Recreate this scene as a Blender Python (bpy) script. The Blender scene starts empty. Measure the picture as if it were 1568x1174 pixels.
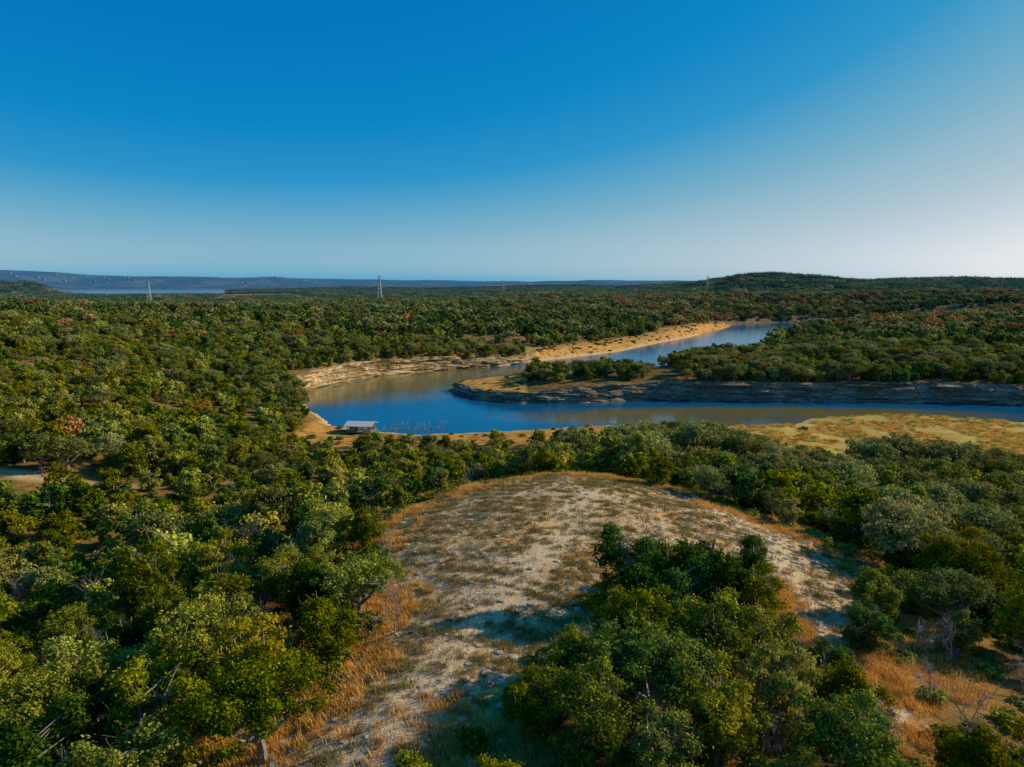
import bpy, math, numpy as np
from mathutils import Vector
scene=bpy.context.scene
try:
    scene.view_settings.view_transform='Standard'; scene.view_settings.look='None'; scene.view_settings.exposure=0
except Exception as e: print(e)

# ------------------------------------------------------------ noise
_perm=np.random.RandomState(3).rand(256,256)
def vnoise(x,y):
    xi=np.floor(x).astype(int); yi=np.floor(y).astype(int); fx=x-xi; fy=y-yi
    fx=fx*fx*(3-2*fx); fy=fy*fy*(3-2*fy)
    a=_perm[xi%256,yi%256]; b=_perm[(xi+1)%256,yi%256]; c=_perm[xi%256,(yi+1)%256]; d=_perm[(xi+1)%256,(yi+1)%256]
    return (a*(1-fx)+b*fx)*(1-fy)+(c*(1-fx)+d*fx)*fy
def fbm(x,y,s,o=4):
    v=0;a=.5;t=0
    for i in range(o):
        v=v+a*vnoise(x/s+17.3*i+100,y/s+9.1*i+100); t+=a; a*=.5; s*=.5
    return v/t
def sstep(a,b,x):
    t=np.clip((x-a)/(b-a),0,1); return t*t*(3-2*t)

# ------------------------------------------------------------ layout (world metres)
WAT=np.array([(-89,283),(-80,262),(-66,238),(-57,220),(-42,212),(-28,208),(-12,209),(7,215),(30,221),(52,220),(75,218),(92,224),(99,232),(120,236),(140,232),(163,226),(220,228),(350,225),(700,215),
(700,262),(350,256),(250,258),(189,260),(160,265),(129,268),(79,268),(54,272),(28,265),(4,263),(-11,272),(-20,284),(-25,295),(-22,305),(-13,313),(0,322),(14,325),(35,322),(60,318),(76,340),(94,372),(128,425),(174,490),(220,545),(275,625),(345,690),(430,735),(600,760),
(600,830),(420,830),(300,808),(242,770),(203,689),(147,590),(102,520),(66,460),(30,422),(-8,384),(-45,361),(-70,339),(-83,316)],float)
CLR=np.array([(-12.1,69),(-8,75),(-1.8,80),(5.9,82.5),(13.4,80),(21.3,71),(27,63),(28,54),(22.5,40),(19.2,43),(19.4,51),(14.8,53.5),(8.5,52.5),(5.0,46.5),(3.0,42),(0.6,38),(-1.4,35),(-3.6,31),(-6.0,26),(-15,25),(-13.6,32),(-9.6,36),(-8.6,41),(-7.6,46),(-10.4,54)],float)
def poly_sd(P,x,y):
    shp=x.shape; x=x.ravel(); y=y.ravel()
    d=np.full(x.shape,1e18); ins=np.zeros(x.shape,bool)
    n=len(P)
    for i in range(n):
        ax,ay=P[i]; bx,by=P[(i+1)%n]
        ex,ey=bx-ax,by-ay
        t=np.clip(((x-ax)*ex+(y-ay)*ey)/(ex*ex+ey*ey),0,1)
        dd=(x-ax-t*ex)**2+(y-ay-t*ey)**2
        d=np.minimum(d,dd)
        if ay!=by:
            c=((ay>y)!=(by>y))&(x<ex*(y-ay)/ey+ax); ins^=c
    d=np.sqrt(d); d[ins]*=-1
    return d.reshape(shp)
CP=np.array([(0,30,23),(0,50,23.5),(5,70,23.5),(6,82,22.3),(25,62,22),(-10,65,22),(15,45,22.5),(0,0,21),(0,-50,18),(-8,30,22.5),
(6,100,16.5),(6,130,10),(6,160,4.5),(6,190,2),(30,200,1.5),(-25,60,17.5),(-22,35,19.5),(-45,60,14),(-30,100,12),(-40,140,7.5),(-50,175,3.5),(-20,185,2),(-55,200,2),
(-80,100,13),(-80,118,13.8),(-120,150,17),(-100,200,10),(-120,260,13),(-98,300,8),(-160,220,19),(-220,300,26),(-150,60,20),(-60,20,16),(-250,100,26),
(-300,450,28),(-200,420,22),(-100,420,14),(-400,700,18),(-84,350,8),(-44,378,7),(0,402,4.5),(60,480,3.5),(110,540,3.5),(200,720,4),
(0,500,12),(0,700,15),(100,900,16),(200,1000,16),(-200,1000,14),(-500,1200,7),(300,1300,20),(350,825,5),(430,850,7),(290,830,5),
(35,80,17),(50,60,15.5),(60,100,10),(60,140,6),(75,175,2.2),(110,185,1.8),(160,185,2),(120,120,6),(100,150,3.2),(90,60,13),(150,80,11),(60,20,16),(35,130,10.5),(35,165,4.5),
(100,210,1.3),(160,210,1.3),(250,200,2.5),(-12,292,3.4),(10,296,5.4),(40,290,7.3),(80,300,8.6),(130,290,9),(190,285,9),(300,290,10),(30,312,5),
(150,360,9),(250,500,11),(110,355,7),(290,590,9),(370,650,11),(500,600,20),(450,950,26),(600,1200,33),(300,400,13),(700,500,26),(1000,900,36),(-800,600,22),(-900,1200,9),(300,50,14),(-400,0,26)],float)
def _phi(r): return np.sqrt(r*r+100)
_D=_phi(np.hypot(CP[:,None,0]-CP[None,:,0],CP[:,None,1]-CP[None,:,1]))
_n=len(CP); _A=np.zeros((_n+1,_n+1)); _A[:_n,:_n]=_D; _A[_n,:_n]=1; _A[:_n,_n]=1
_w=np.linalg.solve(_A,np.append(CP[:,2],0))
def near_h(x,y):
    v=np.full(x.shape,_w[_n])
    for i in range(_n): v=v+_w[i]*_phi(np.hypot(x-CP[i,0],y-CP[i,1]))
    return v
def beach_m(x,y):
    r=np.hypot(x,y); az=np.degrees(np.arctan2(x,np.maximum(y,1)))
    return np.exp(-(((az+19.6)/3.0)**2)**3-(((r-2550)/300)**2)**3)
def far_h(x,y):
    r=np.hypot(x,y); az=np.degrees(np.arctan2(x,np.maximum(y,1)))
    lf=1-sstep(-8,2,az)
    z=(13-9.5*lf)+(13-9*lf)*(fbm(x,y,900)-.5)+(6-3*lf)*(fbm(x,y,300)-.5)
    sx=np.where(x<700,130,260)
    z=z+33*np.exp(-((x-700)/sx)**2-((y-2050)/350)**2)
    z=z+21*sstep(350,800,x)*sstep(1500,2200,y)*(1-sstep(3200,4200,y))+16*(fbm(x,y,260)-.5)*sstep(300,700,x)
    z=z+19*np.exp(-((x-1500)/450)**2-((y-2400)/500)**2)
    amp=np.interp(az,[-60,-40,-36,-33,-30,-26,-20,-10,0,8,20,60],[170,165,158,140,112,98,74,64,54,40,30,60])
    z=z+amp*np.exp(-((r-8200)/1400)**2)+55*(fbm(x,y,1100)-.5)*sstep(5500,7500,r)
    z=z+ (20*np.exp(-((az+12)/6)**2)+26*np.exp(-((az-3)/7)**2))*np.exp(-((r-4800)/600)**2)
    z=z+ 46*np.exp(-((r-6900)/350)**2)*(.4+1.2*fbm(x,y,700))*(1-sstep(-20,-12,az))
    z=z+44*np.exp(-((r-3300)/420)**2)*(1-sstep(-34,-31.5,az))
    lake=np.exp(-(((az+27.0)/5.6)**2)**3-(((r-4500)/1700)**2)**3)
    z=z*(1-lake)-3*lake
    bm_=beach_m(x,y); z=z*(1-bm_)+1.2*bm_
    z=z-sstep(9000,14000,r)*60
    return z
def wat_d(x,y): return poly_sd(WAT,x,y)+2.4*(fbm(x,y,9,3)-.5)
def height(x,y,wd=None):
    x=np.asarray(x,float); y=np.asarray(y,float)
    if wd is None: wd=wat_d(x,y)
    r=np.hypot(x,y); f=sstep(1050,1700,r)
    b=near_h(x,y)+ (fbm(x,y,60)-.5)*5*sstep(80,200,r)*sstep(3,8,wd)+ (fbm(x,y,260,2)-.5)*(6+14*sstep(-100,100,x))*sstep(450,800,r)*sstep(5,60,wd)
    b=b+(fbm(x,y,6)-.5)*.7
    b=np.maximum(b,.9+.4*fbm(x,y,12))
    w=np.full(x.shape,2.5)
    w=np.where((y<250)&(x>-75),9,w)
    w=np.where((x>15)&(y>395),9,w)
    w=np.where((x>-30)&(x<60)&(y>303)&(y<395),8,w)
    g=sstep(.5,1,np.clip(wd/w,0,1)*.5+.5)
    prof=np.where(wd>0,.25+ (b-.25)*np.clip(g,0,1),np.maximum(-3,wd*.6+.2))
    prof=np.where(wd>0,np.minimum(prof,.2+wd*4),prof)
    fh=far_h(x,y)
    fh=np.where(wd<0,prof,fh)
    return prof*(1-f)+fh*f

# ------------------------------------------------------------ helpers
def link(o): scene.collection.objects.link(o); return o
def new_mesh(name,V,F,mats=(),matidx=None,smooth=False):
    V=np.asarray(V,np.float32); me=bpy.data.meshes.new(name)
    if isinstance(F,np.ndarray):
        k=F.shape[1]; me.vertices.add(len(V)); me.vertices.foreach_set('co',V.ravel())
        me.loops.add(F.size); me.loops.foreach_set('vertex_index',F.astype(np.int32).ravel())
        me.polygons.add(len(F)); me.polygons.foreach_set('loop_start',(np.arange(len(F))*k).astype(np.int32))
        me.update(calc_edges=True)
    else: me.from_pydata([tuple(map(float,v)) for v in V],[],F)
    for m in mats: me.materials.append(m)
    if matidx is not None: me.polygons.foreach_set('material_index',np.asarray(matidx,np.int32))
    me.polygons.foreach_set('use_smooth',np.full(len(me.polygons),smooth))
    me.update(); return me
class NT:
    def __init__(s,name):
        s.m=bpy.data.materials.new(name); s.m.use_nodes=True; s.t=s.m.node_tree; s.t.nodes.clear()
        s.out=s.n('ShaderNodeOutputMaterial')
    def n(s,t,**k):
        nd=s.t.nodes.new(t)
        for a,b in k.items(): setattr(nd,a,b)
        return nd
    def l(s,a,b): s.t.links.new(a,b)
    def set(s,sock,v):
        if isinstance(v,bpy.types.NodeSocket): s.l(v,sock)
        elif isinstance(v,(tuple,list)) and len(v)==3 and sock.type=='RGBA': sock.default_value=(*v,1)
        else: sock.default_value=v
    def mix(s,f,a,b,mode='MIX'):
        m=s.n('ShaderNodeMix',data_type='RGBA',blend_type=mode); s.set(m.inputs[0],f); s.set(m.inputs[6],a); s.set(m.inputs[7],b); return m.outputs[2]
    def math(s,op,a,b=0.0):
        m=s.n('ShaderNodeMath',operation=op); s.set(m.inputs[0],a); s.set(m.inputs[1],b); return m.outputs[0]
    def mr(s,v,a,b,c=0.0,d=1.0):
        m=s.n('ShaderNodeMapRange'); s.set(m.inputs[0],v); m.inputs[1].default_value=a; m.inputs[2].default_value=b; m.inputs[3].default_value=c; m.inputs[4].default_value=d; return m.outputs[0]
    def pos(s): return s.n('ShaderNodeNewGeometry').outputs['Position']
    def scalev(s,v,xyz):
        m=s.n('ShaderNodeVectorMath',operation='MULTIPLY'); s.l(v,m.inputs[0]); m.inputs[1].default_value=xyz; return m.outputs[0]
    def noise(s,v,scale,det=3,rough=.55):
        m=s.n('ShaderNodeTexNoise'); s.l(v,m.inputs['Vector']); m.inputs['Scale'].default_value=scale; m.inputs['Detail'].default_value=det; m.inputs['Roughness'].default_value=rough; return m.outputs[0]
    def attr(s,name): return s.n('ShaderNodeAttribute',attribute_name=name)
    def dist(s):
        m=s.n('ShaderNodeVectorMath',operation='LENGTH'); s.l(s.pos(),m.inputs[0]); return m.outputs[1]
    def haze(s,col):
        # aerial haze painted into the surface colour, stronger further from the origin
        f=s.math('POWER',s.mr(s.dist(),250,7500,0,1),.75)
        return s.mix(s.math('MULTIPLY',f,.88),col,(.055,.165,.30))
    def diff(s,col,normal=None):
        b=s.n('ShaderNodeBsdfDiffuse'); s.set(b.inputs['Color'],col)
        if normal is not None: s.l(normal,b.inputs['Normal'])
        return b.outputs[0]
    def bump(s,h,st,dist=.1):
        b=s.n('ShaderNodeBump'); s.l(h,b.inputs['Height']); b.inputs['Strength'].default_value=st; b.inputs['Distance'].default_value=dist; return b.outputs[0]
    def done(s,sh): s.l(sh,s.out.inputs[0]); return s.m

def leaf_mat(name,dark,mid,light,trans=.25):
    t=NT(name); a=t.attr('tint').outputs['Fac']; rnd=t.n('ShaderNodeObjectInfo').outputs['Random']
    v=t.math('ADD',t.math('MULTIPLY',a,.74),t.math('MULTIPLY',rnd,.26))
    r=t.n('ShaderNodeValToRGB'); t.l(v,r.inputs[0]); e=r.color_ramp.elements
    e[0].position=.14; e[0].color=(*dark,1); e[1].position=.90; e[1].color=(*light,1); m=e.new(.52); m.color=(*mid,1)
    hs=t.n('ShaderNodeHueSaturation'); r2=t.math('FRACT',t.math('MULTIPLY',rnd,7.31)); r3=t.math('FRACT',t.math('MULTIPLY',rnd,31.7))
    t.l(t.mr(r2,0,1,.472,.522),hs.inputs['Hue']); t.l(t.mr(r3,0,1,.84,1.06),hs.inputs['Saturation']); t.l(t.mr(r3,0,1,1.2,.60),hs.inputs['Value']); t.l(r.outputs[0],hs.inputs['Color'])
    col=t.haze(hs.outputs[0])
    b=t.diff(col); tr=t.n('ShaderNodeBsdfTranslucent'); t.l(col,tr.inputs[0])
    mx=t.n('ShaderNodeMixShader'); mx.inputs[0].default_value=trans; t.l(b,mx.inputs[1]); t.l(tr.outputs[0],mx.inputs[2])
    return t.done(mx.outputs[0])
M_jun=leaf_mat('juniper_leaves',(.035,.068,.004),(.17,.215,.006),(.64,.58,.012))
M_oak=leaf_mat('live_oak_leaves',(.06,.08,.014),(.215,.23,.045),(.54,.50,.12))
M_aut=leaf_mat('autumn_leaves',(.22,.12,.02),(.52,.24,.03),(.68,.40,.06))
M_dgr=leaf_mat('dark_cedar_leaves',(.014,.042,.005),(.042,.11,.008),(.16,.26,.012))
t=NT('bark'); nn=t.noise(t.scalev(t.pos(),(6,6,1.5)),2,1); M_bark=t.done(t.diff(t.mix(nn,(.12,.09,.07),(.38,.33,.27))))
t=NT('grey_branches'); nn=t.noise(t.pos(),3,1); M_grey=t.done(t.diff(t.mix(nn,(.24,.20,.16),(.44,.39,.34))))

# ------------------------------------------------------------ trees
def tube(p0,p1,r0,r1,n=5):
    p0=np.array(p0,float);p1=np.array(p1,float); d=p1-p0; L=np.linalg.norm(d)+1e-9; d/=L
    a=np.cross(d,[0,0,1.] if abs(d[2])<.9 else [1.,0,0]); a/=np.linalg.norm(a); b=np.cross(d,a)
    an=np.arange(n)*2*np.pi/n; c=np.cos(an)[:,None]*a+np.sin(an)[:,None]*b
    V=np.vstack([p0+c*r0,p1+c*r1]); F=[(i,(i+1)%n,n+(i+1)%n,n+i) for i in range(n)]
    return V,np.array(F)
def path_tubes(pts,rs,n=5):
    return [tube(pts[i],pts[i+1],rs[i],rs[i+1],n) for i in range(len(pts)-1)]
def merge(parts):
    Vs=[];Fs=[];o=0
    for V,F in parts: Vs.append(V);Fs.append(F+o);o+=len(V)
    return np.vstack(Vs),np.vstack(Fs)
def leaves(rng,centers,radii,n,size,flat=.75,up=.25,ragged=.6):
    nc=len(centers); w=radii**2; ci=rng.choice(nc,n,p=w/w.sum())
    d=rng.normal(size=(n,3)); d[:,2]+=up; d/=np.linalg.norm(d,axis=1)[:,None]
    lump=1+.3*np.sin(d[:,0]*7+ci)*np.sin(d[:,1]*6+ci*2)
    rr=radii[ci]*(rng.rand(n)**.5*.85+.2)*lump*(1+ragged*(rng.rand(n)<.22)*rng.rand(n)*2)
    P=centers[ci]+d*rr[:,None]*np.array([1,1,flat])
    N=d+rng.normal(size=(n,3))*.6+np.array([0,0,.25]); N/=np.linalg.norm(N,axis=1)[:,None]
    T=np.cross(N,rng.normal(size=(n,3))); T/=np.linalg.norm(T,axis=1)[:,None]+1e-9; B=np.cross(N,T)
    s=size*(.5+1.0*rng.rand(n))[:,None]; T=T*s*.62; B=B*s*.38
    V=np.stack([P-T,P-B*1.0,P+T,P+B*1.0],1).reshape(-1,3)
    F=np.arange(4*n).reshape(n,4)
    ct=rng.rand(nc)
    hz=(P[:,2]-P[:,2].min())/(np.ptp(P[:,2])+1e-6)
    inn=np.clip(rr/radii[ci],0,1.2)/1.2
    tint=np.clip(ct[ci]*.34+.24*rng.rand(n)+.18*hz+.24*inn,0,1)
    return V,F,np.repeat(tint,4)
def crown(rng,kind,H,W,nc,lift):
    if kind=='oak':
        u=rng.normal(size=(nc*3,3)); u/=np.linalg.norm(u,axis=1)[:,None]; u=u[u[:,2]>-.30][:nc]
        rad=rng.rand(len(u))**.4
        C=u*rad[:,None]*np.array([W*.42,W*.42,H*.34])+np.array([0,0,H*.60])
        C[:,:2]+=rng.normal(size=(len(u),2))*W*.05
        C[:,:2]*= (1+.28*np.sin(2*np.arctan2(C[:,1],C[:,0])+rng.rand()*6))[:,None]
        r=W*rng.uniform(.035,.095,len(u))
    elif kind=='shrub':
        a=rng.rand(nc)*6.28; q=np.sqrt(rng.rand(nc)); z=rng.rand(nc)
        C=np.stack([np.cos(a)*q*W*.4,np.sin(a)*q*W*.4,H*(.15+.6*z*(1-.6*q))],1); r=W*rng.uniform(.12,.2,nc)
    else:
        ns=3+rng.randint(3); sub=[]
        for k in range(ns):
            a=k*6.28/ns+rng.rand(); q=rng.uniform(.05,.30)*W; sub.append((np.cos(a)*q,np.sin(a)*q,rng.uniform(.55,1.0),rng.uniform(.42,.75)))
        C=np.zeros((nc,3)); 
        for i in range(nc):
            sx,sy,hh,ww=sub[rng.randint(ns)]; z=rng.beta(1.25,1.1); a=rng.rand()*6.28; q=rng.rand()**.5
            pr=np.interp(z,[0,.15,.45,.75,1],[.6,.95,1,.78,.3])
            C[i]=(sx*(.5+.7*z)+np.cos(a)*q*pr*ww*W*.42, sy*(.5+.7*z)+np.sin(a)*q*pr*ww*W*.42, H*hh*(lift+(.90-lift)*z))
        r=W*rng.uniform(.032,.09,nc)
    return C,r
def tree_mesh(name,kind,H,W,nc,nl,ls,mat,seed,wood=True,spindly=0,rs=1.0,lift=.10):
    rng=np.random.RandomState(seed); C,r=crown(rng,kind,H,W,nc,lift); r=r*rs
    V,F,tint=leaves(rng,C,r,nl,ls)
    parts=[(V,F)]; nleaf=len(F)
    if wood:
        wp=[]; tr=H*.030 if kind!='oak' else H*.040
        if kind=='oak':
            ft=H*.24; wp+=path_tubes([(0,0,-.8),(.1,.05,ft*.5),(0,.1,ft)],[tr*1.3,tr,tr*.9],7)
            nl_=5
            for k in range(nl_):
                a=k*6.28/nl_+rng.rand()*.7; L=W*.22
                p1=np.array([np.cos(a)*L,np.sin(a)*L,H*(.40+.12*rng.rand())])
                wp+=path_tubes([(0,.1,ft),p1*.55+np.array([0,0,ft*.35]),p1],[tr*.7,tr*.5,tr*.38],5)
                dd=np.argsort(np.linalg.norm(C-p1,axis=1))[:max(5,nc//6)]
                for j in dd:
                    m=(p1+C[j])/2+rng.normal(size=3)*.2; wp+=path_tubes([p1,m,C[j]],[tr*.3,tr*.18,tr*.06],4)
        else:
            ns=2+rng.randint(2)
            for k in range(ns):
                a=rng.rand()*6.28; lean=W*.14
                pts=[np.array([0,0,-.8]),np.array([np.cos(a)*lean*.5,np.sin(a)*lean*.5,H*.3]),np.array([np.cos(a)*lean,np.sin(a)*lean,H*.62])]
                wp+=path_tubes(pts,[tr,tr*.8,tr*.3],6)
                for j in rng.choice(nc,min(nc,20),replace=False):
                    tt=np.clip(C[j][2]/H*.8,.1,.9); b0=pts[1]*(1-tt)+pts[2]*tt; b0=b0.copy(); b0[2]=min(C[j][2]*.8,H*.60)
                    wp.append(tube(b0,C[j]+(C[j]-b0)*.15,tr*.28,tr*.05,4))
            for k in range(spindly):
                j=rng.randint(nc); d=rng.normal(size=3); d[2]=abs(d[2])+.3; d/=np.linalg.norm(d)
                wp.append(tube(C[j],C[j]+d*W*.18,.022,.008,3))
        V2,F2=merge(wp); parts.append((V2,F2)); tint=np.append(tint,np.zeros(len(V2)))
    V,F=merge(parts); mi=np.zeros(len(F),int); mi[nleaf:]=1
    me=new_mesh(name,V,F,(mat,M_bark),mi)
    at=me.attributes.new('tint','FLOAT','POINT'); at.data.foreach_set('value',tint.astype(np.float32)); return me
def bare_mesh(name,H,seed):
    rng=np.random.RandomState(seed); wp=[]
    def br(p,d,L,r,lev):
        n=3; pts=[p]; 
        for i in range(n):
            d=d+rng.normal(size=3)*.16; d[2]+=.04; d/=np.linalg.norm(d); pts.append(pts[-1]+d*L/n)
        rs=np.linspace(r,r*.55,n+1); wp.extend(path_tubes(pts,rs,4 if lev else 6))
        if lev<4:
            for k in range(4 if lev else 6):
                q=pts[1+rng.randint(n)] ; dd=d+rng.normal(size=3)*.6; dd/=np.linalg.norm(dd)
                br(q,dd,L*rng.uniform(.5,.75),r*.5,lev+1)
    br(np.array([0,0,-.5]),np.array([0,0,1.]),H*.4,H*.015,0)
    V,F=merge(wp); me=new_mesh(name,V,F,(M_grey,)); return me

kinds_near=[]
for i in range(5):
    kinds_near.append(('juniper_tree',tree_mesh(f'juniper_a{i}','jun',5.8+.5*i%1.3,5.6+.3*(i%3),150,19000,.125,M_jun if i<4 else M_dgr,10+i,spindly=40,lift=[.22,.12,.28,.16,.1][i])))
for i in range(3):
    kinds_near.append(('live_oak_tree',tree_mesh(f'oak_a{i}','oak',6.4,8.2,150,19000,.14,M_oak,30+i)))
kinds_near.append(('dark_cedar_tree',tree_mesh('cedar_a','jun',6.4,6.4,165,21000,.135,M_dgr,50)))
kinds_near.append(('live_oak_tree',tree_mesh('greenoak_a','oak',5.8,6.8,125,17000,.13,M_jun,52)))
bare=[bare_mesh('bare_a',5.5,60),bare_mesh('bare_b',4.8,61),bare_mesh('bare_c',6,62)]
mid=[]
for i in range(5): mid.append(('juniper_tree',tree_mesh(f'juniper_m{i}','jun',5.8,5.8,75,3900,.27,M_jun,110+i,rs=1.15)))
for i in range(3): mid.append(('live_oak_tree',tree_mesh(f'oak_m{i}','oak',6.8,9.0,90,5600,.28,M_oak,130+i,rs=1.15)))
mid.append(('dark_cedar_tree',tree_mesh('cedar_m','jun',6.2,5.8,75,3900,.27,M_dgr,150,rs=1.15)))

def proto_coll(name,meshes):
    c=bpy.data.collections.new(name)
    for i,m in enumerate(meshes):
        o=bpy.data.objects.new(f'{name}_{i:02d}',m); c.objects.link(o)
    return c
PC_mid=proto_coll('tree_kind_mid',[m for _,m in mid]+[tree_mesh('autumn_m','oak',5.5,6,60,3400,.27,M_aut,160),bare[0],bare[1]])
lo=[tree_mesh(f'j_l{i}','jun',5.8,6.6,30,620,.68,M_jun,210+i,wood=False,rs=1.4) for i in range(4)]+[tree_mesh(f'o_l{i}','oak',6.4,8,38,760,.70,M_oak,220+i,wood=False,rs=1.3) for i in range(2)]+[tree_mesh('c_l','jun',6.2,6.4,30,620,.68,M_dgr,230,wood=False,rs=1.4),tree_mesh('a_l','oak',6,7,30,600,.66,M_aut,231,wood=False,rs=1.3)]
PC_lo=proto_coll('tree_kind_low',lo)
def clump_mesh(name,mat,seed):
    rng=np.random.RandomState(seed); n=16
    C=np.stack([rng.uniform(-14,14,n),rng.uniform(-14,14,n),rng.uniform(2,4.5,n)],1); r=rng.uniform(3,5,n)
    V,F,tint=leaves(rng,C,r,800,1.7,.8)
    me=new_mesh(name,V,F,(mat,)); at=me.attributes.new('tint','FLOAT','POINT'); at.data.foreach_set('value',tint.astype(np.float32)); return me
PC_far=proto_coll('tree_kind_far',[clump_mesh('cl0',M_jun,1),clump_mesh('cl1',M_oak,2),clump_mesh('cl2',M_dgr,3),clump_mesh('cl3',M_dgr,4),clump_mesh('cl4',M_aut,5)])

def scatter(name,pts,rot,scl,idx,coll):
    n=len(pts); me=bpy.data.meshes.new(name); me.vertices.add(n); me.vertices.foreach_set('co',np.asarray(pts,np.float32).ravel())
    a=me.attributes.new('rot','FLOAT','POINT'); a.data.foreach_set('value',np.asarray(rot,np.float32))
    a=me.attributes.new('scl','FLOAT','POINT'); a.data.foreach_set('value',np.asarray(scl,np.float32))
    a=me.attributes.new('idx','INT','POINT'); a.data.foreach_set('value',np.asarray(idx,np.int32))
    o=link(bpy.data.objects.new(name,me))
    g=bpy.data.node_groups.new(name+'_nodes','GeometryNodeTree')
    g.interface.new_socket('Geometry',in_out='INPUT',socket_type='NodeSocketGeometry'); g.interface.new_socket('Geometry',in_out='OUTPUT',socket_type='NodeSocketGeometry')
    N=g.nodes.new; i=N('NodeGroupInput'); ou=N('NodeGroupOutput'); ip=N('GeometryNodeInstanceOnPoints'); ci=N('GeometryNodeCollectionInfo')
    ci.inputs['Collection'].default_value=coll; ci.inputs['Separate Children'].default_value=True; ci.inputs['Reset Children'].default_value=True
    def na(nm,ty):
        q=N('GeometryNodeInputNamedAttribute'); q.data_type=ty; q.inputs['Name'].default_value=nm; return [s for s in q.outputs if s.enabled and s.name=='Attribute'][0]
    L=g.links.new
    cx=N('ShaderNodeCombineXYZ'); L(na('rot','FLOAT'),cx.inputs[2])
    L(i.outputs[0],ip.inputs['Points']); L(ci.outputs[0],ip.inputs['Instance']); ip.inputs['Pick Instance'].default_value=True
    L(na('idx','INT'),ip.inputs['Instance Index']); L(cx.outputs[0],ip.inputs['Rotation']); L(na('scl','FLOAT'),ip.inputs['Scale'])
    L(ip.outputs[0],ou.inputs[0])
    md=o.modifiers.new('instances','NODES'); md.node_group=g
    return o

def jitter(x0,x1,y0,y1,s,rng):
    gx,gy=np.meshgrid(np.arange(x0,x1,s),np.arange(y0,y1,s)); 
    x=gx.ravel()+rng.uniform(-.5,.5,gx.size)*s; y=gy.ravel()+rng.uniform(-.5,.5,gx.size)*s; return x,y
ROAD=np.array([(-130,116),(-85,114),(-74,112),(-62,112.5)],float)
TRACK=np.array([(-9,25),(-5.5,34),(-3,42),(1.5,52),(6,62),(8,72)],float)
GULLY=np.array([(20.8,36),(20.0,42),(20.2,50),(23,58),(24,64),(18,72)],float)
def line_d(P,x,y):
    d=np.full(x.shape,1e9)
    for i in range(len(P)-1):
        ax,ay=P[i];bx,by=P[i+1];ex,ey=bx-ax,by-ay
        t=np.clip(((x-ax)*ex+(y-ay)*ey)/(ex*ex+ey*ey),0,1); d=np.minimum(d,np.hypot(x-ax-t*ex,y-ay-t*ey))
    return d
def masks(x,y,wd):
    cl=poly_sd(CLR,x,y)
    wn=20+5*sstep(600,420,y)
    north=sstep(wn+6,wn-4,wd+18*(fbm(x,y,30)-.5))*((x>8)&(y>395)&(y<740))*(x<y*.36)
    meadow=sstep(56,64,x)*(y>170+12*(fbm(x,y,25)-.5)*2)*(y<245)*(wd<70)
    sshore=((y>182+16*(fbm(x,y,20)-.5))&(y<235)&(x>-62)&(x<=62)&(wd<34)).astype(float)
    tip=((x>-30)&(x<6+8*(fbm(x,y,10)-.5))&(y>255)&(y<345)).astype(float)
    return cl,north,meadow,sshore,tip
def roadband(x,y): return (x<-63)&(y>103+3*(fbm(x,y,8)-.5))&(y<115)&(x>-100)
def allowed(x,y,wd,edge=1.6):
    cl,north,meadow,ss,tip=masks(x,y,wd)
    ok=(wd>3.0)&(cl>edge)&(north<.5)&(meadow<.5)&(ss<.5)&(tip<.5)&(line_d(ROAD,x,y)>2.6)&~roadband(x,y)
    ok&=~((np.abs(x+45)<9)&(y>180)&(y<216))
    ok&=~((np.abs(x+38)<8)&(y>150)&(y<=180)&(fbm(x,y,6)>.4))
    return ok
def wedge(x,y,m=14): return (np.abs(x)<y*.74+m)

# ---- near individual trees
rng=np.random.RandomState(11)
def add_tree(name,me,x,y,s,rot=None,sz=1.0):
    o=link(bpy.data.objects.new(name,me)); z=float(height(np.array([x]),np.array([y]))[0])
    o.location=(x,y,z-.05); o.rotation_euler=(0,0,rng.rand()*6.28 if rot is None else rot); o.scale=(s,s,s*sz); return o
nd={'j':[0,1,2,3],'o':[5,6,7],'d':[8,4],'g':[9]}
hand=[('g',-12.2,31.8,.95),('j',-4.4,26.4,.66),('j',-1.2,26.2,.62),
('d',12.6,45.2,1.28),('d',8.2,44.6,1.05),('d',16.4,46.6,.9),('j',15.6,43,.9),('d',10.2,42.0,.9),('d',11.4,48.2,.85),
('j',7.0,37.4,.95),('j',11.2,37.0,1.0),('j',3.4,34.8,.82),('g',6.8,33.0,.95),('j',14.2,37.6,.85),('j',3.6,30.0,.9),('j',9.8,30.6,1.0),('j',13.4,33.0,.9),('j',1.2,32,.6),('j',6.6,28.2,.75),
('d',22.8,43,.75),('j',25.4,47.5,.8),('j',17.4,34.0,.85),('j',15,28.6,.95),('d',18.2,38.0,.6),('j',21,29.5,.85),
('g',-10.4,46,.85),('j',-11.8,41.0,.9),('j',-13.2,61,.85),('j',-14.4,36.8,1.0),('d',-14.4,47.5,.9),('j',-18.5,34,1.05),('g',-19,41,1.05),('j',-17,29.0,.95),('d',-23,31,1.0),
('o',22,118,1.1),('o',34,128,1.3),('o',41,122,1.1),('o',29,104,.95),('o',12,105,.75),('o',50,105,1.1),('o',20,132,1.2),('o',12,136,1.0),('o',72,118,1.2),('o',60,98,1.0),('o',84,134,1.4),('o',90,138,1.3),('o',45,140,1.2),('o',92,128,1.1),('o',99,140,1.2),('o',28,140,1.2),('o',78,150,1.2),('o',85,153,1.35),('o',93,151,1.2),('o',122,158,1.2),('o',55,152,1.0)]
HP=np.array([(a,b) for _,a,b,_ in hand])
cnt=0
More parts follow.
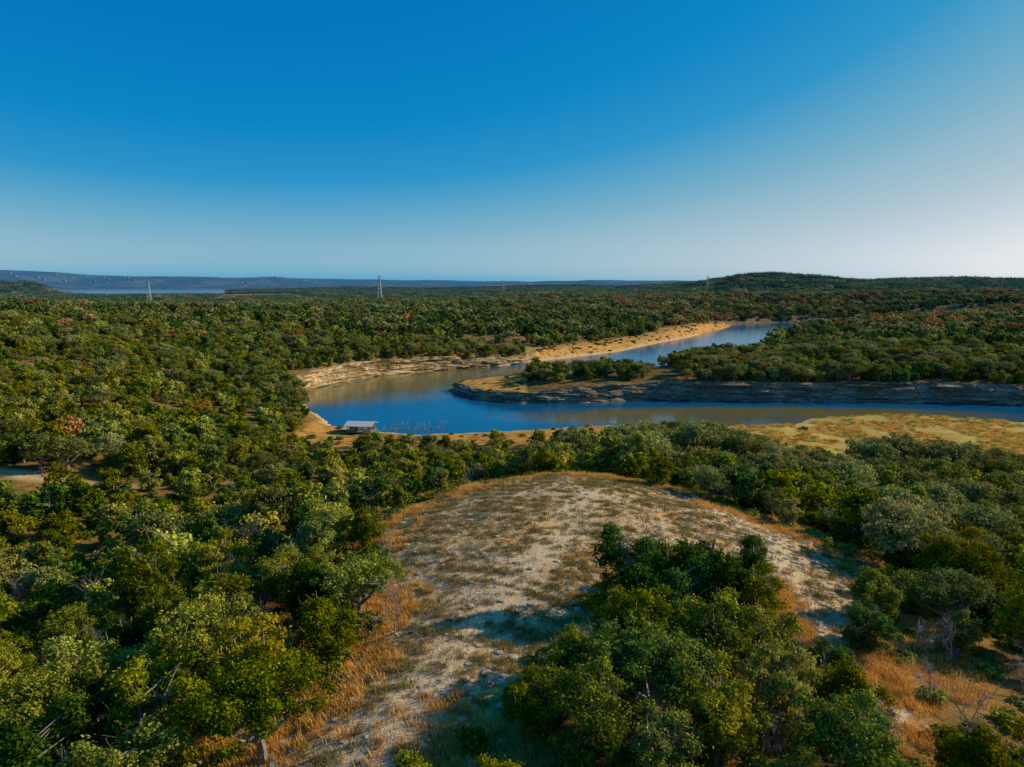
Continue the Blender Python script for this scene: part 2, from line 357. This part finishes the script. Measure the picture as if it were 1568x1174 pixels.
for k,x,y,s in hand:
    nm,me=kinds_near[rng.choice(nd[k])] if y<75 else mid[{'o':5,'j':0,'d':8,'g':1}[k]+ (rng.randint(3) if k=='o' else 0)]
    add_tree(nm,me,x,y,s); cnt+=1
for x,y,s in [(-7.6,43.0,.85),(-13.5,51,.8),(-20,52,.9),(-29,47,.8),(-24,38,.8),(26,43,.8),(31,40,.9),(23,33,.9),(33,52,.8),(-10.4,57,.6),(-33,44,.8),(4.4,36.0,.85),(29,33,.9),(12,31,.95),(-18,45,.8),(-25,60,.9),(-20.5,30,1.0),(19,33,.9),(-27,42,.9),(24,38,.8),(7.5,30.4,.95)]:
    add_tree('bare_tree',bare[rng.randint(3)],x,y,s); cnt+=1
x,y=jitter(-110,110,8,112,3.75,rng); r=np.hypot(x,y)
wd=wat_d(x,y); ok=allowed(x,y,wd)&wedge(x,y,8)&(r<112)&(r>17)
dens=fbm(x,y,9,3); ok&=(dens>.43)|(rng.rand(len(x))<.35)
ok&=np.min(np.hypot(x[:,None]-HP[None,:,0],y[:,None]-HP[None,:,1]),axis=1)>2.8
ok&=~((np.hypot((x-26)/5,(y-35)/5.5)<1))
ok&=~((np.hypot((x-(-11))/4.0,(y-28)/4.5)<1))
ok&=line_d(GULLY,x,y)>2.4
ok&=(y>26)|(np.abs(x)>6)
x=x[ok];y=y[ok]; cl=poly_sd(CLR,x,y); z=height(x,y); rr=np.hypot(x,y)
for i in range(len(x)):
    u=rng.rand(); right=x[i]>22 and y[i]>55
    if right: k='o' if u<.40 else ('j' if u<.86 else 'd')
    else: k='o' if u<.07 else ('j' if u<.70 else ('d' if u<.88 else 'g'))
    s=rng.uniform(.5,1.2)
    if k in'og': s*=.82
    if cl[i]<4.5: s*=.62
    if y[i]>88 and x[i]<15: s*=.8
    if rng.rand()<.07: nm,me=('bare_tree',bare[rng.randint(3)]); s=.9
    elif rr[i]<68: nm,me=kinds_near[rng.choice(nd[k])]
    else:
        j={'j':rng.randint(5),'o':5+rng.randint(3),'d':8,'g':rng.randint(5)}[k]; nm,me=mid[j]
    o=link(bpy.data.objects.new(nm,me)); o.location=(x[i],y[i],z[i]-.1); o.rotation_euler=(0,0,rng.rand()*6.28); o.scale=(s*rng.uniform(.9,1.15),s*rng.uniform(.9,1.15),s*rng.uniform(.8,1.2)); cnt+=1
print('near trees',cnt)

# ---- mid forest
x,y=jitter(-330,330,60,440,4.2,rng); r=np.hypot(x,y); wd=wat_d(x,y)
ok=allowed(x,y,wd)&wedge(x,y,18)&(r>=112)&(r<420); dens=fbm(x,y,20,3); ok&=(dens>.39)|(rng.rand(len(x))<.35)
pen=(y>255)&(y<335)&(x>-30)&(x<66); ok&=(~pen)|((rng.rand(len(x))<.95)&(y>279)&(np.abs(x-24)>2.0)&(x<60))
x=x[ok];y=y[ok]; n=len(x); u=rng.rand(n); right=(x>15)&(y<260); orl=np.where(right|(y>250)&(x>-30),.38,.14)
idx=np.where(u<orl,5+rng.randint(0,3,n),np.where(u<.80,rng.randint(0,5,n),np.where(u<.962,8,np.where(u<.972,9,10+rng.randint(0,2,n)))))
s=rng.uniform(.55,1.3,n); s[(idx>=5)&(idx<8)]*=.78
s=np.where((y>255)&(x>10),s*1.05,s); s=np.where((y<200)&(x<14)&(x>-60),s*.76,s); s=np.where((y<200)&(y>140)&(x>55),s*.7,s)
scatter('juniper_oak_woodland',np.stack([x,y,height(x,y)-.2],1),rng.rand(n)*6.28,s,idx,PC_mid); print('mid',n)
x,y=jitter(-1250,1250,260,1500,7.4,rng); r=np.hypot(x,y); wd=wat_d(x,y)
ok=allowed(x,y,wd)&wedge(x,y,25)&(r>=420)&(r<1500); dens=fbm(x,y,50,3); ok&=(dens>.36)|(rng.rand(len(x))<.4)
x=x[ok];y=y[ok]; n=len(x); u=rng.rand(n); au=np.where((x>130)&(y>430),.04+.28*(fbm(x,y,70)>.54),.004+.08*((x>-50)&(y>700)&(fbm(x,y,90)>.56)))
idx=np.where(u<au,7,np.where(u<.52,rng.randint(0,4,n),np.where(u<.68,4+rng.randint(0,2,n),6)))
scatter('distant_woodland',np.stack([x,y,height(x,y)-.4],1),rng.rand(n)*6.28,rng.uniform(.75,1.6,n)*np.where(x<-100,.85,1),idx,PC_lo); print('low',n)
x,y=jitter(-3200,3300,900,4300,26,rng); r=np.hypot(x,y)
ok=wedge(x,y,60)&(r>=1480)&(r<4300)&(beach_m(x,y)<.3); x=x[ok];y=y[ok]; z=height(x,y); ok=z>.6; x=x[ok];y=y[ok];z=z[ok]; n=len(x)
u=rng.rand(n); idx=np.where(u<.18,0,np.where(u<.25,1,np.where(u<.96,2+rng.randint(0,2,n),4)))
scatter('hillside_woodland',np.stack([x,y,z-1],1),rng.rand(n)*6.28,rng.uniform(.6,1.3,n)*np.where(x<0,.8,1),idx,PC_far); print('far',n)

# ------------------------------------------------------------ grass / stones
def tuft(name,n,h,w,mat,seed):
    rg=np.random.RandomState(seed); V=[];F=[]
    for i in range(n):
        a=rg.rand()*6.28; p=np.array([rg.normal()*w*.35,rg.normal()*w*.35,0]); d=np.array([np.cos(a),np.sin(a),0]); q=np.array([-d[1],d[0],0])*.016
        hh=h*rg.uniform(.5,1.1); lean=rg.uniform(.2,.8)*hh
        m=p+d*lean*.4+[0,0,hh*.65]; e=p+d*lean+[0,0,hh]; o=len(V)
        V+=[p-q,p+q,m+q*.8,m-q*.8,e]; F+=[(o,o+1,o+2,o+3),(o+3,o+2,o+4)]
    return new_mesh(name,V,F,(mat,))
def grass_mat(name,a,b):
    t=NT(name); rnd=t.n('ShaderNodeObjectInfo').outputs['Random']; c=t.mix(rnd,a,b)
    bb=t.diff(c); tr=t.n('ShaderNodeBsdfTranslucent'); t.l(c,tr.inputs[0]); mx=t.n('ShaderNodeMixShader'); mx.inputs[0].default_value=.3; t.l(bb,mx.inputs[1]); t.l(tr.outputs[0],mx.inputs[2]); return t.done(mx.outputs[0])
G1=grass_mat('short_dry_grass',(.22,.15,.05),(.46,.33,.13)); G2=grass_mat('bluestem_grass',(.62,.30,.06),(.85,.52,.14)); G3=grass_mat('green_weeds',(.14,.17,.025),(.30,.29,.05))
PC_g=proto_coll('grass_kind',[tuft('t0',28,.24,.42,G1,1),tuft('t1',36,.20,.5,G1,2),tuft('t2',44,.48,.7,G2,3),tuft('t3',40,.36,.7,G2,4),tuft('t4',34,.3,.5,G3,5)])
x=rng.uniform(-22,34,90000); y=rng.uniform(24,90,90000); cl=poly_sd(CLR,x,y)
band=.5+.5*np.sin((x*.55+y*1.0)*2.6+6*fbm(x,y,7)); pr=.12+.85*band*(fbm(x,y,2.2,2)>.42)*(fbm(x,y,14,2)+.1)
pr=pr*(.35+.65*sstep(.8,2.2,np.minimum(line_d(TRACK,x,y),line_d(GULLY,x,y))))
ok=(cl<1)&(rng.rand(len(x))<pr*.85); xa=x[ok];ya=y[ok]; n1=len(xa); i1=np.where(rng.rand(n1)<.08,4,rng.randint(0,2,n1)); s1=rng.uniform(.5,1.25,n1)
e=np.where(cl>0,np.exp(-cl/3.0),np.exp(cl/1.0)); pr2=e*(fbm(x,y,5,2)>.45)*.5
ok=(cl>-4)&(rng.rand(len(x))<pr2); xb=x[ok];yb=y[ok]; n2=len(xb); i2=2+rng.randint(0,2,n2); s2=rng.uniform(.4,1.2,n2)
x=rng.uniform(-75,75,30000); y=rng.uniform(18,100,30000); ok=(poly_sd(CLR,x,y)>0)&(fbm(x,y,9,3)>.45)&wedge(x,y,5); xc=x[ok];yc=y[ok];n3=len(xc); i3=np.where(rng.rand(n3)<.25,4,2+rng.randint(0,2,n3)); s3=rng.uniform(.5,1.2,n3)
x=rng.uniform(60,230,9000); y=rng.uniform(165,235,9000); ok=(masks(x,y,wat_d(x,y))[2]>.5)&(fbm(x,y,9,3)>.45)&(wat_d(x,y)>2); xd=x[ok];yd=y[ok];n4=len(xd); i4=np.where(rng.rand(n4)<.4,4,3); s4=rng.uniform(1,2.2,n4)
X=np.concatenate([xa,xb,xc,xd]);Y=np.concatenate([ya,yb,yc,yd]); n=len(X)
scatter('dry_grass',np.stack([X,Y,height(X,Y)-.02],1),rng.rand(n)*6.28,np.concatenate([s1,s2,s3,s4]),np.concatenate([i1,i2,i3,i4]),PC_g); print('grass',n)

PC_s=proto_coll('shrub_kind',[tree_mesh('sh0','shrub',1.2,1.8,14,700,.17,M_jun,301,False),tree_mesh('sh1','shrub',1.0,1.7,14,700,.17,M_oak,302,False),tree_mesh('sh2','shrub',.9,1.5,14,600,.17,M_aut,303,False)])
x=rng.uniform(-60,60,3600);y=rng.uniform(24,110,3600);ok=(poly_sd(CLR,x,y)>.3)&wedge(x,y,6)&(line_d(GULLY,x,y)>1.5); x1=x[ok];y1=y[ok]
x=rng.uniform(-60,300,4400);y=rng.uniform(165,760,4400); wd=wat_d(x,y); c_,no,me_,ss,tip=masks(x,y,wd); ok=(wd>2)&((no+me_*(rng.rand(4400)<.08)+ss+tip)>.5)&(rng.rand(4400)<.9); x2=x[ok];y2=y[ok]
X=np.append(x1,x2);Y=np.append(y1,y2);n=len(X); idx=np.append(rng.choice([0,1,2],len(x1),p=[.60,.34,.06]),rng.choice([0,1,2],len(x2),p=[.3,.4,.3])); 
scatter('low_brush',np.stack([X,Y,height(X,Y)-.1],1),rng.rand(n)*6.28,np.append(rng.uniform(.3,1.1,len(x1)),rng.uniform(.5,1.8,len(x2))),idx,PC_s)

def rock(name,seed,mat):
    import bmesh
    bm=bmesh.new(); bmesh.ops.create_icosphere(bm,subdivisions=2,radius=.5); rg=np.random.RandomState(seed); k=rg.normal(size=(5,3))
    for v in bm.verts:
        c=np.array(v.co); s=1+.2*sum(np.sin(c@q*3) for q in k)/2; v.co=Vector(c*s); v.co.z=max(-.15,min(.18,v.co.z*.6))
    me=bpy.data.meshes.new(name); bm.to_mesh(me); bm.free(); me.materials.append(mat); return me
t=NT('limestone_rock'); nn=t.noise(t.pos(),2.5,3); M_rock=t.done(t.diff(t.mix(nn,(.26,.21,.15),(.62,.53,.40))))
PC_r=proto_coll('rock_kind',[rock('r0',1,M_rock),rock('r1',2,M_rock),rock('r2',3,M_rock)])
x=rng.uniform(-16,34,6200);y=rng.uniform(26,86,6200);cl=poly_sd(CLR,x,y); ok=(cl<2)&(rng.rand(6200)<np.where((x>15),.75,.14)+.25*(np.abs(cl)<2)); x=x[ok];y=y[ok];n=len(x)
scatter('limestone_rocks',np.stack([x,y,height(x,y)],1),rng.rand(n)*6.28,rng.uniform(.12,.5,n)**1.3*1.6,rng.randint(0,3,n),PC_r)

# ------------------------------------------------------------ terrain
def seg(a,b,s): return list(np.arange(a,b,s))
fx=seg(0,45,.7)+seg(45,200,2.2)+seg(200,420,5); v=420.;st=6.
while v<16000: fx.append(v); v+=st; st=min(st*1.07,110)
fx=np.array(fx); gx=np.concatenate([-fx[:0:-1],fx])
fy=seg(-120,22,8)+seg(22,92,.7)+seg(92,200,2)+seg(200,400,1.6)+seg(400,800,4); v=800.;st=6.
while v<16000: fy.append(v); v+=st; st=min(st*1.05,120)
gy=np.array(fy); GX,GY=np.meshgrid(gx,gy); wdg=wat_d(GX,GY); GZ=height(GX,GY,wdg)
ny,nx=GX.shape; ii=np.arange(ny*nx).reshape(ny,nx); F=np.stack([ii[:-1,:-1],ii[:-1,1:],ii[1:,1:],ii[1:,:-1]],-1).reshape(-1,4); print('terrain',nx,ny)
cl,no,me_,ss,tip=masks(GX,GY,wdg)
Rr=np.clip(sstep(1.5,-1.2,cl+3*(fbm(GX,GY,4)-.5)),0,1)
Gr=np.clip(np.maximum.reduce([no,ss*.8,tip,beach_m(GX,GY),np.exp(-np.maximum(cl,0)/4)*(cl>0),np.exp(np.minimum(cl,0)/1.2)*(cl<=0)*.8, roadband(GX,GY)*.3,sstep(.56,.66,fbm(GX,GY,20))*.45*(GY<100)]),0,1)
Br=np.clip(me_,0,1)
wob=fbm(GX,GY,3,3)-.5
nb=(GX<12)&(GY>270)&(GX>-110)&(GY<415)
Ar=np.clip(np.maximum.reduce([sstep(3.0,.3,wdg)*(GY>150)*(GY<620)*.8*(~nb), sstep(1.9,.9,line_d(ROAD,GX,GY)+.8*wob)*.8, sstep(2.2,.5,line_d(TRACK,GX,GY)+2.5*wob)*.75, sstep(1.9,.5,line_d(GULLY,GX,GY)+2*wob)]),0,1)
t=NT('ground_soil_and_limestone')
P=t.pos(); z=t.attr('zones'); sp=t.n('ShaderNodeSeparateColor'); t.l(z.outputs['Color'],sp.inputs[0]); r_,g_,b_=sp.outputs; a_=z.outputs['Alpha']
n1=t.noise(P,.35,3); n2=t.noise(P,2.2,3,.7); n3=t.noise(P,7,2,.7); n4=t.noise(P,.08,2)
floor=t.mix(t.mr(n1,.35,.65),(.085,.06,.025),(.32,.18,.05)); floor=t.mix(t.mr(n4,.5,.7,0,.5),floor,(.09,.10,.025))
pale=t.mix(t.mr(n2,.35,.65),(.50,.33,.17),(.84,.64,.42)); pale=t.mix(t.mr(n1,.45,.7,0,.5),pale,(.54,.33,.15))
spk=t.mr(n3,.48,.56); spk=t.math('MULTIPLY',spk,t.mr(n2,.40,.6,.25,.85)); pale=t.mix(spk,pale,(.20,.13,.055))
org=t.mix(t.mr(n2,.35,.65),(.48,.22,.045),(.80,.44,.11)); org=t.mix(t.mr(n3,.5,.65,0,.6),org,(.22,.14,.045))
mea=t.mix(t.mr(n4,.4,.6),(.50,.36,.09),(.62,.42,.13)); mea=t.mix(t.mr(n1,.42,.66,0,.6),mea,(.34,.29,.06)); mea=t.mix(t.mr(n2,.45,.7,0,.4),mea,(.28,.20,.05))
c=t.mix(r_,floor,pale); gm=t.math('MULTIPLY',g_,t.mr(n1,.35,.55,.35,1)); c=t.mix(gm,c,org); c=t.mix(b_,c,mea)
sh=t.mix(n2,(.46,.32,.17),(.80,.62,.40)); c=t.mix(a_,c,sh)
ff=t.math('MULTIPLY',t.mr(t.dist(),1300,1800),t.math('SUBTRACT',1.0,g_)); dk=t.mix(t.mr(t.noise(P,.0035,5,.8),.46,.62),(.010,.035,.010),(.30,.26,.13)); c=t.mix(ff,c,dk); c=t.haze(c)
M_ground=t.done(t.diff(c,t.bump(n2,.7,.18)))
me=new_mesh('ground',np.stack([GX,GY,GZ],-1).reshape(-1,3),F,(M_ground,),smooth=True)
ca=me.attributes.new('zones','FLOAT_COLOR','POINT'); ca.data.foreach_set('color',np.stack([Rr,Gr,Br,Ar],-1).astype(np.float32).ravel())
link(bpy.data.objects.new('ground',me))

# water
t=NT('river_water'); P=t.pos(); sx=t.n('ShaderNodeSeparateXYZ'); t.l(P,sx.inputs[0])
def blob(cx,cy,rx,ry):
    a=t.math('DIVIDE',t.math('SUBTRACT',sx.outputs[0],float(cx)),float(rx)); b=t.math('DIVIDE',t.math('SUBTRACT',sx.outputs[1],float(cy)),float(ry))
    return t.mr(t.math('ADD',t.math('MULTIPLY',a,a),t.math('MULTIPLY',b,b)),1.3,.5,0,1)
m=t.math('MAXIMUM',blob(-70,310,55,50),t.math('MAXIMUM',blob(85,236,85,20),blob(-20,350,60,26)))
wn=t.noise(t.scalev(P,(1,1.0,1)),.05,3); m=t.math('MULTIPLY',m,t.mr(wn,.3,.6,.55,1))
wc=t.mix(m,(.004,.10,.22),(.17,.135,.02))  # sky reflection put into blue base; brown patches mix mud and bank reflection
wv=t.noise(t.scalev(P,(.8,1.6,1)),.9,3,.6)
b=t.n('ShaderNodeBsdfPrincipled'); t.l(wc,b.inputs['Base Color']); b.inputs['Roughness'].default_value=.10; b.inputs['IOR'].default_value=1.333
t.l(t.bump(wv,.25,.12),b.inputs['Normal']); Mw=t.done(b.outputs[0])
me=new_mesh('river_water',[(-12000,100,0),(12000,100,0),(12000,15000,0),(-12000,15000,0)],[(0,1,2,3)],(Mw,)); link(bpy.data.objects.new('river_water',me))

# ------------------------------------------------------------ cliffs
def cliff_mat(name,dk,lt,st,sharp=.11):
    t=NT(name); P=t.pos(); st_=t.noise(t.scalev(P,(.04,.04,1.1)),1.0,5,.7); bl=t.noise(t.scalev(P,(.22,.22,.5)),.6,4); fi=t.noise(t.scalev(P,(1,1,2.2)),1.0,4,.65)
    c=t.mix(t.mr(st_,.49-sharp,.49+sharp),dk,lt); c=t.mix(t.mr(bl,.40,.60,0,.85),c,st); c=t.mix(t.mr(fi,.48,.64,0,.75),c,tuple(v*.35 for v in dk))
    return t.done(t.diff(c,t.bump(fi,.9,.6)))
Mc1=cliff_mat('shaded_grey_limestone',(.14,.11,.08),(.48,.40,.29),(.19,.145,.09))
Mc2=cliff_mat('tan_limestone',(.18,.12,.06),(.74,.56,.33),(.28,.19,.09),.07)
def cliff(name,pts,mat,spread,hfac,bedamp=4.2):
    pts=np.array(pts,float); S=[0]
    for i in range(1,len(pts)): S.append(S[-1]+np.linalg.norm(pts[i]-pts[i-1]))
    u=np.arange(0,S[-1],1.1); x=np.interp(u,S,pts[:,0]); y=np.interp(u,S,pts[:,1])
    for _ in range(8):
        x[1:-1]=(x[:-2]+x[1:-1]*2+x[2:])/4; y[1:-1]=(y[:-2]+y[1:-1]*2+y[2:])/4
    tx=np.gradient(x);ty=np.gradient(y);L=np.hypot(tx,ty);nx_=-ty/L;ny_=tx/L
    test=poly_sd(WAT,x+nx_*3,y+ny_*3); sg=np.where(test>0,1,-1); nx_*=sg; ny_*=sg
    top=height(x+nx_*6,y+ny_*6)+.15-hfac*fbm(u,u*0+7,12,3); nl=17; V=[]
    for k in range(nl):
        f=k/(nl-2.); 
        if k==nl-1: off=np.full(len(x),5.5); zz=height(x+nx_*5.5,y+ny_*5.5)-.5
        else:
            bed=fbm(u,u*0+np.floor(k/2.)*5.3+3,7,3)
            off=-1.8+spread*f**1.2+bedamp*(bed-.5)+2.2*(fbm(u,u*0+40,26,3)-.5)+.8*(fbm(u,u*0+k*9.,2.2,2)-.5)
            zz=-.6+(top+.6)*f+.35*(fbm(u,u*0+k*4.,5,2)-.5)*(f<.98)
        V.append(np.stack([x+nx_*off,y+ny_*off,zz],1))
    V=np.array(V); n=len(x); ii=np.arange(nl*n).reshape(nl,n); F=np.stack([ii[:-1,:-1],ii[:-1,1:],ii[1:,1:],ii[1:,:-1]],-1).reshape(-1,4)
    link(bpy.data.objects.new(name,new_mesh(name,V.reshape(-1,3),F,(mat,))))
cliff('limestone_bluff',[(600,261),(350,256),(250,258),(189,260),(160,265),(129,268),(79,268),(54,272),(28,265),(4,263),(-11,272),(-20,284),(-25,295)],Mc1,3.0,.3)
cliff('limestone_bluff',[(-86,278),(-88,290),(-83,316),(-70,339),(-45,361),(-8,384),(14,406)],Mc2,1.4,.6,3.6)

# ------------------------------------------------------------ structures
def simple(name,col,rough=.6,metal=0,nz=.15,sc=3,hz=False):
    t=NT(name); nn=t.noise(t.pos(),sc,3); c=t.mix(nn,tuple(v*(1-nz) for v in col),tuple(min(1,v*(1+nz)) for v in col))
    if hz: c=t.haze(c)
    b=t.n('ShaderNodeBsdfPrincipled'); t.l(c,b.inputs['Base Color']); b.inputs['Roughness'].default_value=rough; b.inputs['Metallic'].default_value=metal; return t.done(b.outputs[0])
M_roof=simple('galvanised_roof',(.50,.50,.48),.6,nz=.3,sc=1.2); M_wood=simple('weathered_wood',(.24,.19,.14),.85); M_white=simple('white_wall',(.50,.48,.44),.7); M_steel=simple('steel_lattice',(.42,.43,.44),.5); M_glass=simple('dark_window',(.03,.035,.04),.15)
M_fw=simple('far_house_wall',(.32,.34,.36),.9); M_fr=simple('far_house_roof',(.14,.19,.25),.9)
def box(c,s):
    c=np.array(c);s=np.array(s)/2; V=np.array([(i,j,k) for i in(-1,1) for j in(-1,1) for k in(-1,1)])*s+c
    return V,np.array([(0,1,3,2),(4,6,7,5),(0,4,5,1),(2,3,7,6),(0,2,6,4),(1,5,7,3)])
def empty(name,loc,rz=0):
    e=link(bpy.data.objects.new(name,None)); e.location=loc; e.rotation_euler=(0,0,rz); e.empty_display_size=.5; return e
def part(name,parts,mat,par):
    V,F=merge(parts); o=link(bpy.data.objects.new(name,new_mesh(name,V,F,(mat,)))); o.parent=par; return o
bh=empty('boathouse',(-44.5,206,1.2),math.radians(-6)); bh.scale=(.84,.84,.84)
part('deck',[box((0,0,.55),(9.5,7,.18)),box((0,-3.6,.95),(9.5,.08,.1)),box((-7,1,.3),(4,1.6,.14))],M_wood,bh)
part('posts',[box((a,b,0),(.22,.22,5.4)) for a in(-4.1,-1.4,1.4,4.1) for b in(-2.8,2.8)],M_wood,bh)
part('walls',[box((-2.2,.6,1.7),(3.4,3.8,2.1)),box((2.8,2.5,1.3),(2.4,.12,1.3)),box((2.8,-2.6,1.2),(2.4,.1,.9))],M_white,bh)
part('windows',[box((-2.9,-1.33,1.9),(.8,.06,.8)),box((-1.5,-1.33,1.6),(.8,.06,1.6))],M_glass,bh)
rv=np.array([(-5,-3.9,2.75),(5,-3.9,2.75),(5,0,3.9),(-5,0,3.9),(-5,3.9,2.75),(5,3.9,2.75),(-5,-3.9,2.63),(5,-3.9,2.63),(5,0,3.78),(-5,0,3.78),(-5,3.9,2.63),(5,3.9,2.63)],float)
rf=np.array([(0,1,2,3),(3,2,5,4),(7,6,9,8),(8,9,10,11),(0,6,7,1),(4,5,11,10),(0,3,9,6),(3,4,10,9),(1,7,8,2),(2,8,11,5)])
part('roof',[(rv,rf)]+[box((a,-1.95,3.37),(.06,.05,.02)) for a in(-3,0,3)],M_roof,bh)
def pylon(x,y,H):
    z=float(height(np.array([x]),np.array([y]))[0]); e=empty('transmission_tower',(x,y,z)); w=H*.16; P=[]; lv=[0,.2,.4,.55,.68,.8,.9,1.0]
    def wid(f): return w*(1-f)**1.1*.5+H*.012
    for s in range(4):
        sx_=[1,1,-1,-1][s]; sy_=[1,-1,-1,1][s]; s2=(s+1)%4; tx_=[1,1,-1,-1][s2]; ty_=[1,-1,-1,1][s2]
        for a,b in zip(lv[:-1],lv[1:]):
            A=(sx_*wid(a),sy_*wid(a),a*H);B=(sx_*wid(b),sy_*wid(b),b*H);C=(tx_*wid(b),ty_*wid(b),b*H);D=(tx_*wid(a),ty_*wid(a),a*H)
            P+=[tube(A,B,H*.006,H*.006,4),tube(A,C,H*.004,H*.004,3),tube(D,B,H*.004,H*.004,3),tube(B,C,H*.004,H*.004,3)]
    part('lattice_mast',P,M_steel,e)
    A=[]
    for f in(.7,.82,.93):
        L=H*.10; A+=[tube((-L,0,f*H),(L,0,f*H),H*.005,H*.005,4),tube((-L,0,f*H),(0,0,f*H+H*.05),H*.003,H*.003,3),tube((L,0,f*H),(0,0,f*H+H*.05),H*.003,H*.003,3)]
    part('cross_arms',A,M_steel,e)
pylon(-295,1600,56);pylon(-760,1500,48);pylon(-25,2000,42);pylon(545,2000,36)
hp=[];hr=[];rg=np.random.RandomState(5)
for i in range(60):
    az=math.radians(rg.uniform(-37,-16)); r=rg.uniform(6500,7600); x_=r*math.sin(az);y_=r*math.cos(az); z_=float(height(np.array([x_]),np.array([y_]))[0])
    if z_<4: continue
    w_=rg.uniform(8,22); hp.append(box((x_,y_,z_+1),(w_,12,7))); hr.append((np.array([(x_-w_/2-1,y_-7,z_+4.6),(x_+w_/2+1,y_-7,z_+4.6),(x_+w_/2+1,y_,z_+7),(x_-w_/2-1,y_,z_+7),(x_-w_/2-1,y_+7,z_+4.6),(x_+w_/2+1,y_+7,z_+4.6)]),np.array([(0,1,2,3),(3,2,5,4)])))
st=empty('distant_houses',(0,0,0)); part('walls',hp,M_fw,st); part('roofs',hr,M_fr,st)
M_reed=simple('dead_reeds',(.36,.27,.17),.9); P=[]
for i in range(900):
    if i<380: x_=rg.uniform(-40,-20)+0; y_=213+rg.normal()*1.4+(x_+48)*.1+9*(rg.rand()<.35); h_=rg.uniform(.3,1.0)
    else: x_=rg.uniform(-14,16); y_=314+(x_+14)*.45-5+rg.normal()*2; h_=rg.uniform(1,2.4)
    P.append(tube((x_,y_,-.3),(x_+rg.normal()*.5,y_+rg.normal()*.5,h_+ (2 if i>=380 else 0)),.04,.015,3))
V,F=merge(P); link(bpy.data.objects.new('dead_reeds',new_mesh('dead_reeds',V,F,(M_reed,))))

# ------------------------------------------------------------ light, sky, camera
AZ=math.radians(76); EL=math.radians(26)
w=bpy.data.worlds.new('World'); scene.world=w; w.use_nodes=True; nt=w.node_tree; bg=nt.nodes['Background']
sk=nt.nodes.new('ShaderNodeTexSky'); sk.sky_type='NISHITA'; sk.sun_disc=False; sk.sun_elevation=EL; sk.sun_rotation=AZ; sk.ozone_density=2.0; sk.air_density=1.0; sk.dust_density=.9; sk.altitude=200
# grade the physical sky: brightness -> clear deep-blue-to-pale-haze colours
sp=nt.nodes.new('ShaderNodeSeparateColor'); nt.links.new(sk.outputs[0],sp.inputs[0])
q=nt.nodes.new('ShaderNodeMath'); q.operation='MULTIPLY'; q.inputs[1].default_value=.12; nt.links.new(sp.outputs[0],q.inputs[0])
cr=nt.nodes.new('ShaderNodeValToRGB'); nt.links.new(q.outputs[0],cr.inputs[0]); E=cr.color_ramp.elements
E[0].position=.08; E[0].color=(.001,.14,.41,1); E[1].position=1.0; E[1].color=(.75,.79,.82,1)
for p_,c_ in [(.16,(.001,.18,.49)),(.24,(.004,.235,.56)),(.32,(.03,.30,.58)),(.40,(.13,.39,.58)),(.52,(.29,.49,.60)),(.70,(.47,.59,.67))]:
    e_=E.new(p_); e_.color=(*c_,1)
vm=nt.nodes.new('ShaderNodeVectorMath'); vm.operation='SCALE'; vm.inputs['Scale'].default_value=1/.13; nt.links.new(cr.outputs[0],vm.inputs[0])
nt.links.new(vm.outputs[0],bg.inputs[0]); bg.inputs[1].default_value=.13
sd=bpy.data.lights.new('sun','SUN'); sd.energy=5; sd.angle=math.radians(.5); sd.color=(1,.84,.56); so=link(bpy.data.objects.new('sun',sd))
d=Vector((math.sin(AZ)*math.cos(EL),math.cos(AZ)*math.cos(EL),math.sin(EL))); so.rotation_euler=d.to_track_quat('Z','Y').to_euler(); so.location=(100,50,120)
cd=bpy.data.cameras.new('camera'); cd.lens=25; cd.sensor_width=36; cd.clip_end=40000; cd.clip_start=.5; co=link(bpy.data.objects.new('camera',cd)); co.location=(0,0,45); co.rotation_euler=(math.radians(90-8.1),0,0); scene.camera=co
